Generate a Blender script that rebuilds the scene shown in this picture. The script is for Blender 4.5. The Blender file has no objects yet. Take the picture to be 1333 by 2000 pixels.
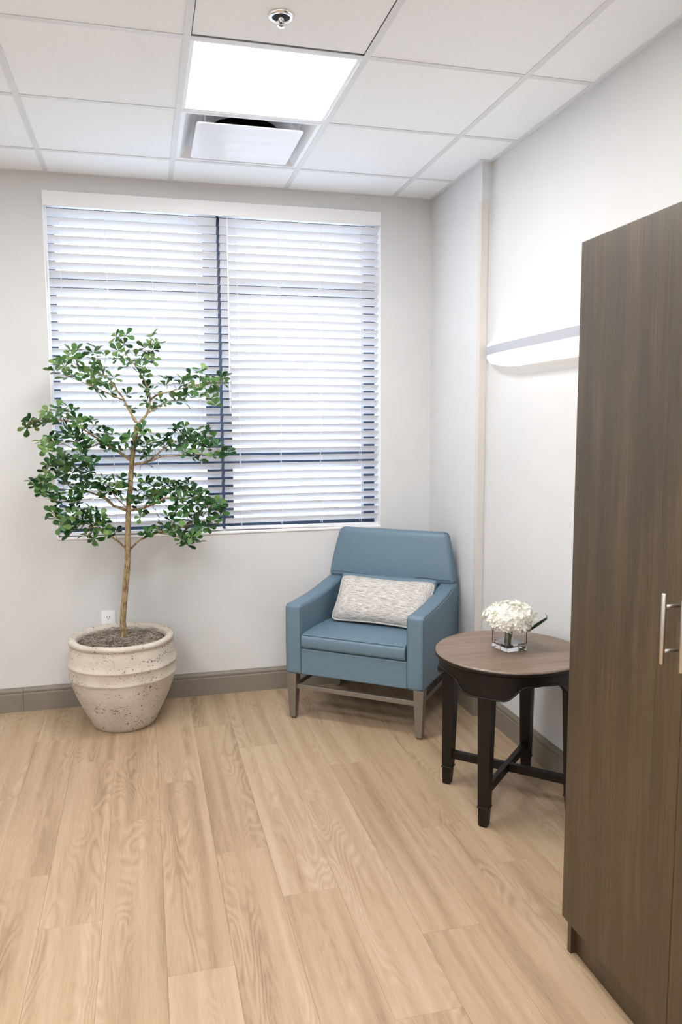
import bpy, bmesh, math, random
from mathutils import Vector, Matrix, Euler
random.seed(11)
scene = bpy.context.scene
C = bpy.data.collections.new('room'); scene.collection.children.link(C)
PI = math.pi

# ------------------------------------------------------------------ camera
cam_d = bpy.data.cameras.new('camera'); cam = bpy.data.objects.new('camera', cam_d); C.objects.link(cam)
cam_d.sensor_fit = 'VERTICAL'; cam_d.sensor_height = 36.0; cam_d.lens = 36.0 * 1510.44 / 2000.0
cam_d.clip_start = 0.05
_r = Vector((0.9688, -0.2479, -0.0048)); _u = Vector((0.0329, 0.1096, 0.9934)); _f = Vector((0.2458, 0.9626, -0.1143))
cam.matrix_world = Matrix(((_r.x, _u.x, -_f.x, 0), (_r.y, _u.y, -_f.y, 0), (_r.z, _u.z, -_f.z, 1.5217), (0, 0, 0, 1)))
scene.camera = cam
# ------------------------------------------------------------------ sky outside and exposure
world = bpy.data.worlds.new('world'); scene.world = world; world.use_nodes = True
bg = world.node_tree.nodes['Background']
bg.inputs['Color'].default_value = (0.80, 0.90, 1.0, 1); bg.inputs['Strength'].default_value = 1.0
scene.view_settings.view_transform = 'Standard'; scene.view_settings.look = 'None'
scene.view_settings.gamma = 1.0; scene.view_settings.exposure = 2.74; scene.view_settings.use_curve_mapping = False
PANEL_EMIT = 4.7; LAMP_EMIT = 0.18

# ------------------------------------------------------------------ dimensions (metres)
XL, XR, XP = -2.2, 1.69, 1.638       # left wall, right wall, boxed-out corner
YF, YB, YP = -1.8, 4.291, 3.613      # wall behind the camera, window wall, end of boxed-out corner
H = 2.776                            # ceiling grid
PL = 3.3                             # slab above
GX, GY, S = -0.426, 2.7234, 0.6096   # ceiling grid origin and module

# ------------------------------------------------------------------ materials
def mat(name):
    m = bpy.data.materials.new(name); m.use_nodes = True
    nt = m.node_tree; b = nt.nodes['Principled BSDF']; return m, nt, b
def N(nt, t, **kw):
    n = nt.nodes.new(t)
    for k, v in kw.items():
        if k in n.inputs: n.inputs[k].default_value = v
        else: setattr(n, k, v)
    return n
def L(nt, a, b): nt.links.new(a, b)
def ramp(nt, fac, stops):
    r = nt.nodes.new('ShaderNodeValToRGB'); e = r.color_ramp.elements
    while len(e) < len(stops): e.new(0.5)
    for i, (p, c) in enumerate(stops): e[i].position = p; e[i].color = (*c, 1) if len(c) == 3 else c
    L(nt, fac, r.inputs[0]); return r
def bump(nt, b, h, strength=0.2, dist=0.002):
    n = N(nt, 'ShaderNodeBump', Strength=strength, Distance=dist); L(nt, h, n.inputs['Height']); L(nt, n.outputs[0], b.inputs['Normal']); return n
def plain(name, col, rough=0.5, metal=0.0, noise=0.0, nscale=40.0, bstr=0.0, coat=0.0, spec=0.5):
    m, nt, b = mat(name)
    b.inputs['Base Color'].default_value = (*col, 1); b.inputs['Roughness'].default_value = rough; b.inputs['Metallic'].default_value = metal
    b.inputs['Specular IOR Level'].default_value = spec; b.inputs['Coat Weight'].default_value = coat
    tc = N(nt, 'ShaderNodeTexCoord'); nz = N(nt, 'ShaderNodeTexNoise', Scale=nscale, Detail=4.0); L(nt, tc.outputs['Object'], nz.inputs['Vector'])
    if noise:
        r = ramp(nt, nz.outputs['Fac'], [(0.3, tuple(c * (1 - noise) for c in col)), (0.7, tuple(min(1, c * (1 + noise)) for c in col))])
        L(nt, r.outputs[0], b.inputs['Base Color'])
    if bstr: bump(nt, b, nz.outputs['Fac'], bstr, 0.002)
    return m
def emit(name, col, strength):
    m, nt, b = mat(name); b.inputs['Base Color'].default_value = (0.9, 0.9, 0.9, 1)
    b.inputs['Emission Color'].default_value = (*col, 1); b.inputs['Emission Strength'].default_value = strength; return m

M = {}
M['wall'] = plain('wall_paint', (0.645, 0.648, 0.65), 0.75, noise=0.015, nscale=6, bstr=0.0)
M['tile'] = plain('ceiling_tile', (0.915, 0.925, 0.94), 0.9, noise=0.03, nscale=160, bstr=0.25)
M['tee'] = plain('ceiling_tee', (0.74, 0.745, 0.76), 0.5)
M['white'] = plain('white_paint', (0.86, 0.86, 0.87), 0.4)
M['slat'] = plain('blind_white', (0.76, 0.76, 0.79), 0.45)
M['cord'] = plain('cord_white', (0.85, 0.85, 0.85), 0.8)
M['frame'] = plain('window_metal', (0.028, 0.050, 0.095), 0.45)
M['frame2'] = plain('window_metal_sash', (0.014, 0.030, 0.062), 0.5)
M['base'] = plain('baseboard_taupe', (0.215, 0.185, 0.150), 0.5, noise=0.03, nscale=12)
M['guard'] = plain('corner_guard', (0.62, 0.58, 0.54), 0.5)
M['dark'] = plain('dark_void', (0.02, 0.02, 0.022), 0.8)
M['duct'] = plain('duct_black', (0.012, 0.016, 0.022), 0.45)
M['slab'] = plain('concrete_slab', (0.25, 0.25, 0.25), 0.9)
M['pan'] = plain('pan_white_metal', (0.86, 0.86, 0.89), 0.4, metal=0.0, coat=0.1)
M['chrome'] = plain('chrome', (0.85, 0.85, 0.86), 0.12, metal=1.0)
M['nickel'] = plain('brushed_nickel', (0.62, 0.58, 0.54), 0.32, metal=1.0)
M['alu'] = plain('brushed_aluminium', (0.40, 0.41, 0.45), 0.45, metal=0.0)
M['panel'] = emit('panel_light', (1.0, 0.99, 0.985), PANEL_EMIT)
M['lamp'] = emit('lamp_lens', (1.0, 0.93, 0.85), LAMP_EMIT)
M['outside'] = plain('pale_concrete', (0.74, 0.75, 0.77), 0.9)
M['plastic'] = plain('outlet_plastic', (0.86, 0.86, 0.86), 0.35)
M['legmetal'] = plain('taupe_metal', (0.225, 0.195, 0.165), 0.38, metal=0.55, noise=0.06, nscale=60)
M['seam'] = plain('seam_dark', (0.045, 0.075, 0.10), 0.7)  # dark tone of the thin leather seam lines

def glass_pane():
    m, nt, b = mat('window_glass'); nt.nodes.remove(b)
    out = nt.nodes['Material Output']; t = N(nt, 'ShaderNodeBsdfTransparent'); g = N(nt, 'ShaderNodeBsdfGlossy', Roughness=0.02)
    t.inputs[0].default_value = (0.94, 0.96, 0.98, 1)
    mx = N(nt, 'ShaderNodeMixShader'); mx.inputs[0].default_value = 0.06
    L(nt, t.outputs[0], mx.inputs[1]); L(nt, g.outputs[0], mx.inputs[2]); L(nt, mx.outputs[0], out.inputs[0]); return m
M['pane'] = glass_pane()

def vase_glass():
    m, nt, b = mat('vase_glass')
    b.inputs['Base Color'].default_value = (0.97, 0.97, 1.0, 1); b.inputs['Roughness'].default_value = 0.0
    b.inputs['Transmission Weight'].default_value = 1.0; b.inputs['IOR'].default_value = 1.45; return m
M['glass'] = vase_glass()

def oak():
    m, nt, b = mat('oak_plank')
    tc = N(nt, 'ShaderNodeTexCoord'); oi = N(nt, 'ShaderNodeObjectInfo')
    off = N(nt, 'ShaderNodeVectorMath', operation='SCALE'); off.inputs[0].default_value = (37.0, 91.0, 13.0); L(nt, oi.outputs['Random'], off.inputs['Scale'])
    ad = N(nt, 'ShaderNodeVectorMath', operation='ADD'); L(nt, tc.outputs['Object'], ad.inputs[0]); L(nt, off.outputs[0], ad.inputs[1])
    # broad figure : contour lines of a stretched noise give the cathedral grain
    mp = N(nt, 'ShaderNodeMapping'); mp.inputs['Scale'].default_value = (7.0, 1.15, 1.0); L(nt, ad.outputs[0], mp.inputs[0])
    n1 = N(nt, 'ShaderNodeTexNoise', Scale=1.0, Detail=2.5, Roughness=0.45, Distortion=0.35); L(nt, mp.outputs[0], n1.inputs['Vector'])
    mu = N(nt, 'ShaderNodeMath', operation='MULTIPLY'); mu.inputs[1].default_value = 150.0; L(nt, n1.outputs['Fac'], mu.inputs[0])
    sn = N(nt, 'ShaderNodeMath', operation='SINE'); L(nt, mu.outputs[0], sn.inputs[0])
    # where figure shows
    mp2 = N(nt, 'ShaderNodeMapping'); mp2.inputs['Scale'].default_value = (9.0, 0.9, 1.0); mp2.inputs['Location'].default_value = (3, 5, 0); L(nt, ad.outputs[0], mp2.inputs[0])
    n2 = N(nt, 'ShaderNodeTexNoise', Scale=1.0, Detail=2.0); L(nt, mp2.outputs[0], n2.inputs['Vector'])
    mask = ramp(nt, n2.outputs['Fac'], [(0.46, (0, 0, 0)), (0.60, (1, 1, 1))])
    fig = N(nt, 'ShaderNodeMath', operation='MULTIPLY'); L(nt, sn.outputs[0], fig.inputs[0]); L(nt, mask.outputs[0], fig.inputs[1])
    # fine pores
    mp3 = N(nt, 'ShaderNodeMapping'); mp3.inputs['Scale'].default_value = (420.0, 14.0, 1.0); L(nt, ad.outputs[0], mp3.inputs[0])
    n3 = N(nt, 'ShaderNodeTexNoise', Scale=1.0, Detail=3.0, Roughness=0.6); L(nt, mp3.outputs[0], n3.inputs['Vector'])
    mp4 = N(nt, 'ShaderNodeMapping'); mp4.inputs['Scale'].default_value = (22.0, 0.8, 1.0); L(nt, ad.outputs[0], mp4.inputs[0])
    n4 = N(nt, 'ShaderNodeTexNoise', Scale=1.0, Detail=4.0); L(nt, mp4.outputs[0], n4.inputs['Vector'])
    a = N(nt, 'ShaderNodeMath', operation='MULTIPLY_ADD'); a.inputs[1].default_value = 0.13; a.inputs[2].default_value = 0.5; L(nt, fig.outputs[0], a.inputs[0])
    c3 = N(nt, 'ShaderNodeMath', operation='MULTIPLY_ADD'); c3.inputs[1].default_value = 0.62; L(nt, n3.outputs['Fac'], c3.inputs[0]); L(nt, a.outputs[0], c3.inputs[2])
    c4 = N(nt, 'ShaderNodeMath', operation='MULTIPLY_ADD'); c4.inputs[1].default_value = 1.15; L(nt, n4.outputs['Fac'], c4.inputs[0]); L(nt, c3.outputs[0], c4.inputs[2])
    c5 = N(nt, 'ShaderNodeMath', operation='MULTIPLY_ADD'); c5.inputs[1].default_value = 0.20; L(nt, oi.outputs['Random'], c5.inputs[0]); L(nt, c4.outputs[0], c5.inputs[2])
    sc = N(nt, 'ShaderNodeMath', operation='MULTIPLY'); sc.inputs[1].default_value = 0.5; L(nt, c5.outputs[0], sc.inputs[0])
    r = ramp(nt, sc.outputs[0], [(0.50, (0.215, 0.143, 0.084)), (0.70, (0.375, 0.265, 0.165)), (0.92, (0.47, 0.355, 0.245))])
    L(nt, r.outputs[0], b.inputs['Base Color']); b.inputs['Roughness'].default_value = 0.42; b.inputs['Specular IOR Level'].default_value = 0.4
    bump(nt, b, n3.outputs['Fac'], 0.08, 0.001); return m
M['oak'] = oak()

def grain(name, dark, mid, light, along, rough=0.4, fine=300.0, spec=0.5, broad=14.0):
    """straight-grained timber; along = index of the axis the grain runs on"""
    m, nt, b = mat(name); tc = N(nt, 'ShaderNodeTexCoord')
    def layer(f, s):
        mp = N(nt, 'ShaderNodeMapping'); v = [f, f, f]; v[along] = s; mp.inputs['Scale'].default_value = v; L(nt, tc.outputs['Object'], mp.inputs[0])
        n = N(nt, 'ShaderNodeTexNoise', Scale=1.0, Detail=4.0, Roughness=0.55, Distortion=0.1); L(nt, mp.outputs[0], n.inputs['Vector']); return n
    a, c = layer(broad, 0.8), layer(fine, 5.0)
    mx = N(nt, 'ShaderNodeMath', operation='MULTIPLY_ADD'); mx.inputs[1].default_value = 0.6; L(nt, c.outputs['Fac'], mx.inputs[0])
    m2 = N(nt, 'ShaderNodeMath', operation='MULTIPLY'); m2.inputs[1].default_value = 0.5; L(nt, a.outputs['Fac'], m2.inputs[0]); L(nt, m2.outputs[0], mx.inputs[2])
    r = ramp(nt, mx.outputs[0], [(0.38, dark), (0.54, mid), (0.70, light)])
    L(nt, r.outputs[0], b.inputs['Base Color']); b.inputs['Roughness'].default_value = rough; b.inputs['Specular IOR Level'].default_value = spec
    bump(nt, b, c.outputs['Fac'], 0.05, 0.001); return m
M['laminate'] = grain('wardrobe_laminate', (0.016, 0.008, 0.0012), (0.040, 0.0215, 0.004), (0.082, 0.049, 0.013), 2, 0.42, 260, spec=1.0)
M['tabletop'] = grain('table_top_wood', (0.115, 0.075, 0.050), (0.18, 0.125, 0.088), (0.25, 0.178, 0.13), 0, 0.38, 160, broad=18)
M['espresso'] = grain('espresso_wood', (0.0035, 0.002, 0.0012), (0.006, 0.0034, 0.002), (0.010, 0.006, 0.0036), 2, 0.42, 200, spec=0.3)

def leather():
    m, nt, b = mat('blue_leather'); tc = N(nt, 'ShaderNodeTexCoord')
    v = N(nt, 'ShaderNodeTexVoronoi', Scale=420.0); L(nt, tc.outputs['Object'], v.inputs['Vector'])
    n = N(nt, 'ShaderNodeTexNoise', Scale=260.0, Detail=3.0); L(nt, tc.outputs['Object'], n.inputs['Vector'])
    r = ramp(nt, n.outputs['Fac'], [(0.3, (0.098, 0.160, 0.212)), (0.6, (0.126, 0.198, 0.256)), (0.8, (0.150, 0.216, 0.264))])
    L(nt, r.outputs[0], b.inputs['Base Color']); b.inputs['Roughness'].default_value = 0.46; b.inputs['Specular IOR Level'].default_value = 0.45
    bump(nt, b, v.outputs['Distance'], 0.15, 0.001); return m
M['leather'] = leather()

def linen():
    m, nt, b = mat('linen_weave'); tc = N(nt, 'ShaderNodeTexCoord')
    def lay(s):
        mp = N(nt, 'ShaderNodeMapping'); mp.inputs['Scale'].default_value = s; L(nt, tc.outputs['Object'], mp.inputs[0])
        n = N(nt, 'ShaderNodeTexNoise', Scale=1.0, Detail=2.0); L(nt, mp.outputs[0], n.inputs['Vector']); return n
    a, c = lay((28, 200, 520)), lay((520, 200, 130))
    mx = N(nt, 'ShaderNodeMath', operation='MULTIPLY_ADD'); mx.inputs[1].default_value = 0.5; L(nt, c.outputs['Fac'], mx.inputs[0]); L(nt, a.outputs['Fac'], mx.inputs[2])
    hf = N(nt, 'ShaderNodeMath', operation='MULTIPLY'); hf.inputs[1].default_value = 0.667; L(nt, mx.outputs[0], hf.inputs[0])
    r = ramp(nt, hf.outputs[0], [(0.38, (0.26, 0.24, 0.22)), (0.5, (0.51, 0.485, 0.455)), (0.62, (0.69, 0.665, 0.635))])
    L(nt, r.outputs[0], b.inputs['Base Color']); b.inputs['Roughness'].default_value = 0.95; b.inputs['Specular IOR Level'].default_value = 0.1
    bump(nt, b, hf.outputs[0], 0.5, 0.002); return m
M['linen'] = linen()

def potstone():
    m, nt, b = mat('pitted_stone'); tc = N(nt, 'ShaderNodeTexCoord')
    n = N(nt, 'ShaderNodeTexNoise', Scale=7.0, Detail=5.0); L(nt, tc.outputs['Object'], n.inputs['Vector'])
    base = ramp(nt, n.outputs['Fac'], [(0.3, (0.47, 0.415, 0.345)), (0.7, (0.63, 0.58, 0.505))])
    mp = N(nt, 'ShaderNodeMapping'); mp.inputs['Scale'].default_value = (1, 1, 1.8); L(nt, tc.outputs['Object'], mp.inputs[0])
    p = N(nt, 'ShaderNodeTexNoise', Scale=85.0, Detail=2.0, Roughness=0.6); L(nt, mp.outputs[0], p.inputs['Vector'])
    mp2 = N(nt, 'ShaderNodeMapping'); mp2.inputs['Scale'].default_value = (1, 1, 2.4); L(nt, tc.outputs['Object'], mp2.inputs[0])
    q = N(nt, 'ShaderNodeTexNoise', Scale=6.0, Detail=3.0); L(nt, mp2.outputs[0], q.inputs['Vector'])
    mq = N(nt, 'ShaderNodeMath', operation='MULTIPLY_ADD'); mq.inputs[1].default_value = 0.42; L(nt, q.outputs['Fac'], mq.inputs[0]); L(nt, p.outputs['Fac'], mq.inputs[2])
    pit = ramp(nt, mq.outputs[0], [(0.855, (0, 0, 0)), (0.89, (1, 1, 1))])
    mix = N(nt, 'ShaderNodeMix', data_type='RGBA'); L(nt, pit.outputs[0], mix.inputs['Factor']); L(nt, base.outputs[0], mix.inputs['A']); mix.inputs['B'].default_value = (0.115, 0.088, 0.062, 1)
    L(nt, mix.outputs['Result'], b.inputs['Base Color']); b.inputs['Roughness'].default_value = 0.9; b.inputs['Specular IOR Level'].default_value = 0.2
    inv = N(nt, 'ShaderNodeMath', operation='MULTIPLY_ADD'); inv.inputs[1].default_value = -1.0; L(nt, pit.outputs[0], inv.inputs[0])
    g = N(nt, 'ShaderNodeTexNoise', Scale=160.0, Detail=3.0); L(nt, tc.outputs['Object'], g.inputs['Vector']); L(nt, g.outputs['Fac'], inv.inputs[2])
    bump(nt, b, inv.outputs[0], 0.45, 0.003); return m
M['stone'] = potstone()

def bark():
    m, nt, b = mat('pale_bark'); tc = N(nt, 'ShaderNodeTexCoord')
    mp = N(nt, 'ShaderNodeMapping'); mp.inputs['Scale'].default_value = (90, 90, 28); L(nt, tc.outputs['Object'], mp.inputs[0])
    n = N(nt, 'ShaderNodeTexNoise', Scale=1.0, Detail=4.0); L(nt, mp.outputs[0], n.inputs['Vector'])
    r = ramp(nt, n.outputs['Fac'], [(0.34, (0.12, 0.075, 0.035)), (0.5, (0.30, 0.215, 0.105)), (0.68, (0.42, 0.32, 0.18))])
    L(nt, r.outputs[0], b.inputs['Base Color']); b.inputs['Roughness'].default_value = 0.85
    bump(nt, b, n.outputs['Fac'], 0.4, 0.003); return m
M['bark'] = bark()

def leafmat(name, stops, transl):
    m, nt, b = mat(name); oi = N(nt, 'ShaderNodeObjectInfo'); ge = N(nt, 'ShaderNodeNewGeometry')
    ad = N(nt, 'ShaderNodeMath', operation='ADD'); L(nt, oi.outputs['Random'], ad.inputs[0]); L(nt, ge.outputs['Random Per Island'], ad.inputs[1])
    fr = N(nt, 'ShaderNodeMath', operation='FRACT'); L(nt, ad.outputs[0], fr.inputs[0])
    r = ramp(nt, fr.outputs[0], stops); L(nt, r.outputs[0], b.inputs['Base Color'])
    b.inputs['Roughness'].default_value = 0.42; b.inputs['Specular IOR Level'].default_value = 0.3
    t = N(nt, 'ShaderNodeBsdfTranslucent'); L(nt, r.outputs[0], t.inputs[0])
    mx = N(nt, 'ShaderNodeMixShader'); mx.inputs[0].default_value = transl; out = nt.nodes['Material Output']
    L(nt, b.outputs[0], mx.inputs[1]); L(nt, t.outputs[0], mx.inputs[2]); L(nt, mx.outputs[0], out.inputs[0]); return m
M['leaf'] = leafmat('leaf_green', [(0.0, (0.008, 0.040, 0.010)), (0.45, (0.020, 0.080, 0.017)), (0.8, (0.052, 0.140, 0.030)), (1.0, (0.11, 0.21, 0.050))], 0.25)
M['leaf_backlit'] = leafmat('leaf_backlit_green', [(0.0, (0.034, 0.105, 0.026)), (0.5, (0.090, 0.195, 0.048)), (1.0, (0.20, 0.31, 0.10))], 0.3)  # paler green paints in backlight on the top leaves; a few others share it
M['strap'] = plain('dark_leaf', (0.022, 0.060, 0.020), 0.4)
M['stem'] = plain('green_stem', (0.085, 0.15, 0.040), 0.5, noise=0.2, nscale=90)
M['petal'] = leafmat('white_petal', [(0.0, (0.84, 0.82, 0.68)), (0.5, (0.90, 0.89, 0.82)), (1.0, (0.93, 0.93, 0.90))], 0.2)
M['soil'] = plain('dark_soil', (0.07, 0.052, 0.038), 0.95, noise=0.4, nscale=60, bstr=0.6)
M['moss'] = leafmat('dry_moss', [(0.0, (0.16, 0.125, 0.09)), (0.6, (0.33, 0.285, 0.225)), (1.0, (0.50, 0.45, 0.37))], 0.0)
M['water'] = vase_glass()

# ------------------------------------------------------------------ mesh helpers
def box(bm, a, b):
    vs = [bm.verts.new((x, y, z)) for x in (a[0], b[0]) for y in (a[1], b[1]) for z in (a[2], b[2])]
    for f in ((0, 1, 3, 2), (4, 6, 7, 5), (0, 4, 5, 1), (2, 3, 7, 6), (0, 2, 6, 4), (1, 5, 7, 3)): bm.faces.new([vs[i] for i in f])
def nb(): return bmesh.new()
def bxm(*ab):
    bm = nb()
    for a, b in ab: box(bm, a, b)
    return bm
def prism(bm, prof, axis, a, b):
    """extrude closed 2-D outline along axis (0,1,2) from a to b; outline in the other two axes in order"""
    def P(p, t):
        v = [p[0], p[1]]; v.insert(axis, t); return v
    A = [bm.verts.new(P(p, a)) for p in prof]; B = [bm.verts.new(P(p, b)) for p in prof]; n = len(prof)
    for i in range(n): bm.faces.new((A[i], A[(i + 1) % n], B[(i + 1) % n], B[i]))
    bm.faces.new(A); bm.faces.new(B[::-1])
def lathe(bm, prof, seg=48, c=(0, 0, 0), cap=True):
    rings = []
    for r, z in prof:
        rings.append([bm.verts.new((c[0] + r * math.cos(2 * PI * i / seg), c[1] + r * math.sin(2 * PI * i / seg), c[2] + z)) for i in range(seg)])
    for k in range(len(rings) - 1):
        for i in range(seg): bm.faces.new((rings[k][i], rings[k][(i + 1) % seg], rings[k + 1][(i + 1) % seg], rings[k + 1][i]))
    if cap: bm.faces.new(rings[0][::-1]); bm.faces.new(rings[-1])
def tube(bm, pts, r, seg=8, cap=True):
    pts = [Vector(p) for p in pts]; n = len(pts); rs = r if isinstance(r, (list, tuple)) else [r] * n
    up = Vector((0, 0, 1)); prev = None; rings = []
    for i, p in enumerate(pts):
        d = (pts[min(i + 1, n - 1)] - pts[max(i - 1, 0)]).normalized()
        if prev is None: s = d.cross(up) if abs(d.z) < 0.95 else d.cross(Vector((1, 0, 0)))
        else: s = prev - d * prev.dot(d)
        s.normalize(); prev = s; t = d.cross(s)
        rings.append([bm.verts.new(p + (s * math.cos(2 * PI * k / seg) + t * math.sin(2 * PI * k / seg)) * rs[i]) for k in range(seg)])
    for i in range(n - 1):
        for k in range(seg): bm.faces.new((rings[i][k], rings[i][(k + 1) % seg], rings[i + 1][(k + 1) % seg], rings[i + 1][k]))
    if cap: bm.faces.new(rings[0][::-1]); bm.faces.new(rings[-1])
def obj(name, bm, m, parent=None, smooth=False, bevel=0.0, seg=2, subd=0, loc=None, rot=None):
    me = bpy.data.meshes.new(name); bmesh.ops.recalc_face_normals(bm, faces=bm.faces); bm.to_mesh(me); bm.free()
    me.materials.append(M[m] if isinstance(m, str) else m)
    o = bpy.data.objects.new(name, me); C.objects.link(o)
    if parent: o.parent = parent
    if loc: o.location = loc
    if rot: o.rotation_euler = rot
    if bevel:
        md = o.modifiers.new('bevel', 'BEVEL'); md.width = bevel; md.segments = seg; md.limit_method = 'ANGLE'; md.angle_limit = 0.6
    if subd:
        md = o.modifiers.new('subd', 'SUBSURF'); md.levels = subd; md.render_levels = subd
    if smooth or bevel or subd:
        for p in me.polygons: p.use_smooth = True
        if bevel and not subd:
            wn = o.modifiers.new('wn', 'WEIGHTED_NORMAL'); wn.keep_sharp = False
    return o
def inst(src, parent=None, loc=None, rot=None, name=None):
    o = src.copy(); C.objects.link(o); o.parent = parent if parent else src.parent
    if loc is not None: o.location = loc
    if rot is not None: o.rotation_euler = rot
    return o
def thing(name, label, cat, loc=(0, 0, 0), rotz=0.0, group=None):
    o = bpy.data.objects.new(name, None); C.objects.link(o); o.empty_display_size = 0.1
    o.location = loc; o.rotation_euler = (0, 0, rotz); o['label'] = label; o['category'] = cat
    if group: o['group'] = group
    return o
def tag(o, label, cat, group=None):
    o['label'] = label; o['category'] = cat
    if group: o['group'] = group
    return o
def struct(name, bm, m, label=None, **kw):
    o = obj(name, bm, m, **kw); o['kind'] = 'structure'
    if label: o['label'] = label
    return o
def sempty(name, label=None):
    o = bpy.data.objects.new(name, None); C.objects.link(o); o['kind'] = 'structure'
    if label: o['label'] = label
    return o

# ================================================================== ROOM SHELL
# floor : slab with single planks (running towards the window wall)
floor = struct('floor', bxm(((XL - 0.1, YF - 0.1, -0.12), (XR + 0.1, YB + 0.1, -0.006))), 'slab', 'light oak plank floor')
PW, PLEN = 0.1868, 1.19
ENDS = {-4: 3.25, -3: 2.643, -2: 2.342, -1: 2.945, 0: 2.04, 1: 2.63, 2: 2.32, 3: 1.73, 4: 2.03, 5: 2.607, 6: 2.315}
plank_mesh = {}
def plank(x0, x1, y0, y1):
    key = (round(x1 - x0, 3), round(y1 - y0, 3))
    if key not in plank_mesh:
        w, l = (x1 - x0) / 2 - 0.0002, (y1 - y0) / 2 - 0.0002; e = 0.0004; bm = nb()
        lo = [bm.verts.new((sx * w, sy * l, -0.006)) for sx, sy in ((-1, -1), (1, -1), (1, 1), (-1, 1))]
        mi = [bm.verts.new((sx * w, sy * l, -e)) for sx, sy in ((-1, -1), (1, -1), (1, 1), (-1, 1))]
        hi = [bm.verts.new((sx * (w - e), sy * (l - e), 0)) for sx, sy in ((-1, -1), (1, -1), (1, 1), (-1, 1))]
        for A, B in ((lo, mi), (mi, hi)):
            for i in range(4): bm.faces.new((A[i], A[(i + 1) % 4], B[(i + 1) % 4], B[i]))
        bm.faces.new(hi); bm.faces.new(lo[::-1])
        o = obj('plank', bm, 'oak', floor); plank_mesh[key] = o
    else: o = inst(plank_mesh[key], floor)
    o.location = ((x0 + x1) / 2, (y0 + y1) / 2, 0)
rnd = random.Random(4)
i = -12
while True:
    x0, x1 = 0.018 + PW * i, 0.018 + PW * (i + 1)
    if x0 > XR - 0.01: break
    e = ENDS.get(i, 2.0 + rnd.choice([0, 0.3, 0.6, 0.9]))
    while e > YF: e -= PLEN
    cx0, cx1 = max(x0, XL), min(x1, XR)
    if cx1 - cx0 > 0.01:
        while e < YB:
            a, b = max(e, YF), min(e + PLEN, YB)
            if b - a > 0.02: plank(cx0, cx1, a, b)
            e += PLEN
    i += 1

# walls
WX0, WX1, WZ0, WZ1 = -0.453, 1.335, 0.912, 2.692
WT = 0.20
bm = bxm(((XL, YB, 0), (WX0, YB + WT, PL)), ((WX1, YB, 0), (XR + 0.1, YB + WT, PL)), ((WX0, YB, 0), (WX1, YB + WT, WZ0)), ((WX0, YB, WZ1), (WX1, YB + WT, PL)))
struct('wall_back', bm, 'wall', 'off-white window wall')
struct('wall_right', bxm(((XR, YF, 0), (XR + 0.1, YB, PL))), 'wall', 'off-white side wall behind the wardrobe')
struct('wall_corner', bxm(((XP, YP, 0), (XR, YB, PL))), 'wall', 'shallow boxed-out wall section in the corner')
struct('wall_left', bxm(((XL - 0.1, YF, 0), (XL, YB, PL))), 'wall')
struct('wall_front', bxm(((XL, YF - 0.1, 0), (XR, YF, PL))), 'wall')
# corner guard
bm = nb(); g = 0.004
prism(bm, [(XP - g, YP - g), (XP + 0.033, YP - g), (XP + 0.033, YP), (XP, YP), (XP, YP + 0.033), (XP - g, YP + 0.033)], 2, 0.13, 2.592)
struct('trim_1', bm, 'guard', 'pale corner guard strip on the wall edge', bevel=0.001)

# baseboards : moulded profile (distance from wall, height)
BB = [(0, 0), (0.016, 0), (0.016, 0.092), (0.0145, 0.097), (0.011, 0.0985), (0.0115, 0.102), (0.0135, 0.107), (0.0135, 0.113), (0.011, 0.119), (0.007, 0.1225), (0.0065, 0.127), (0.004, 0.130), (0, 0.130)]
def bb_x(name, x0, x1, y):      # along x, against a wall whose room side is -y
    bm = nb(); prism(bm, [(y - d, z) for d, z in BB], 0, x0, x1); return bm
def bb_y(x, y0, y1):
    bm = nb(); prism(bm, [(x - d, z) for d, z in BB], 1, y0, y1); return bm
b0 = sempty('baseboard_back', 'taupe moulded baseboard under the window')
obj('board', bb_x('', XL, -0.661, YB), 'base', b0, bevel=0.0006, seg=1); obj('board', bb_x('', -0.6598, XP, YB), 'base', b0, bevel=0.0006, seg=1)
bs = sempty('baseboard_right', 'taupe moulded baseboard along the side wall')
obj('board', bb_y(XP, YP, YB - 0.016), 'base', bs); obj('board', bb_x('', XP - 0.016, XR, YP), 'base', bs)
obj('board', bb_y(XR, 1.875, YP - 0.016), 'base', bs); obj('board', bb_y(XR, YF, 0.92), 'base', bs)
bl = sempty('baseboard_left'); bm = nb(); prism(bm, [(XL + d, z) for d, z in BB], 1, YF, YB - 0.016); obj('board', bm, 'base', bl)

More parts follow.
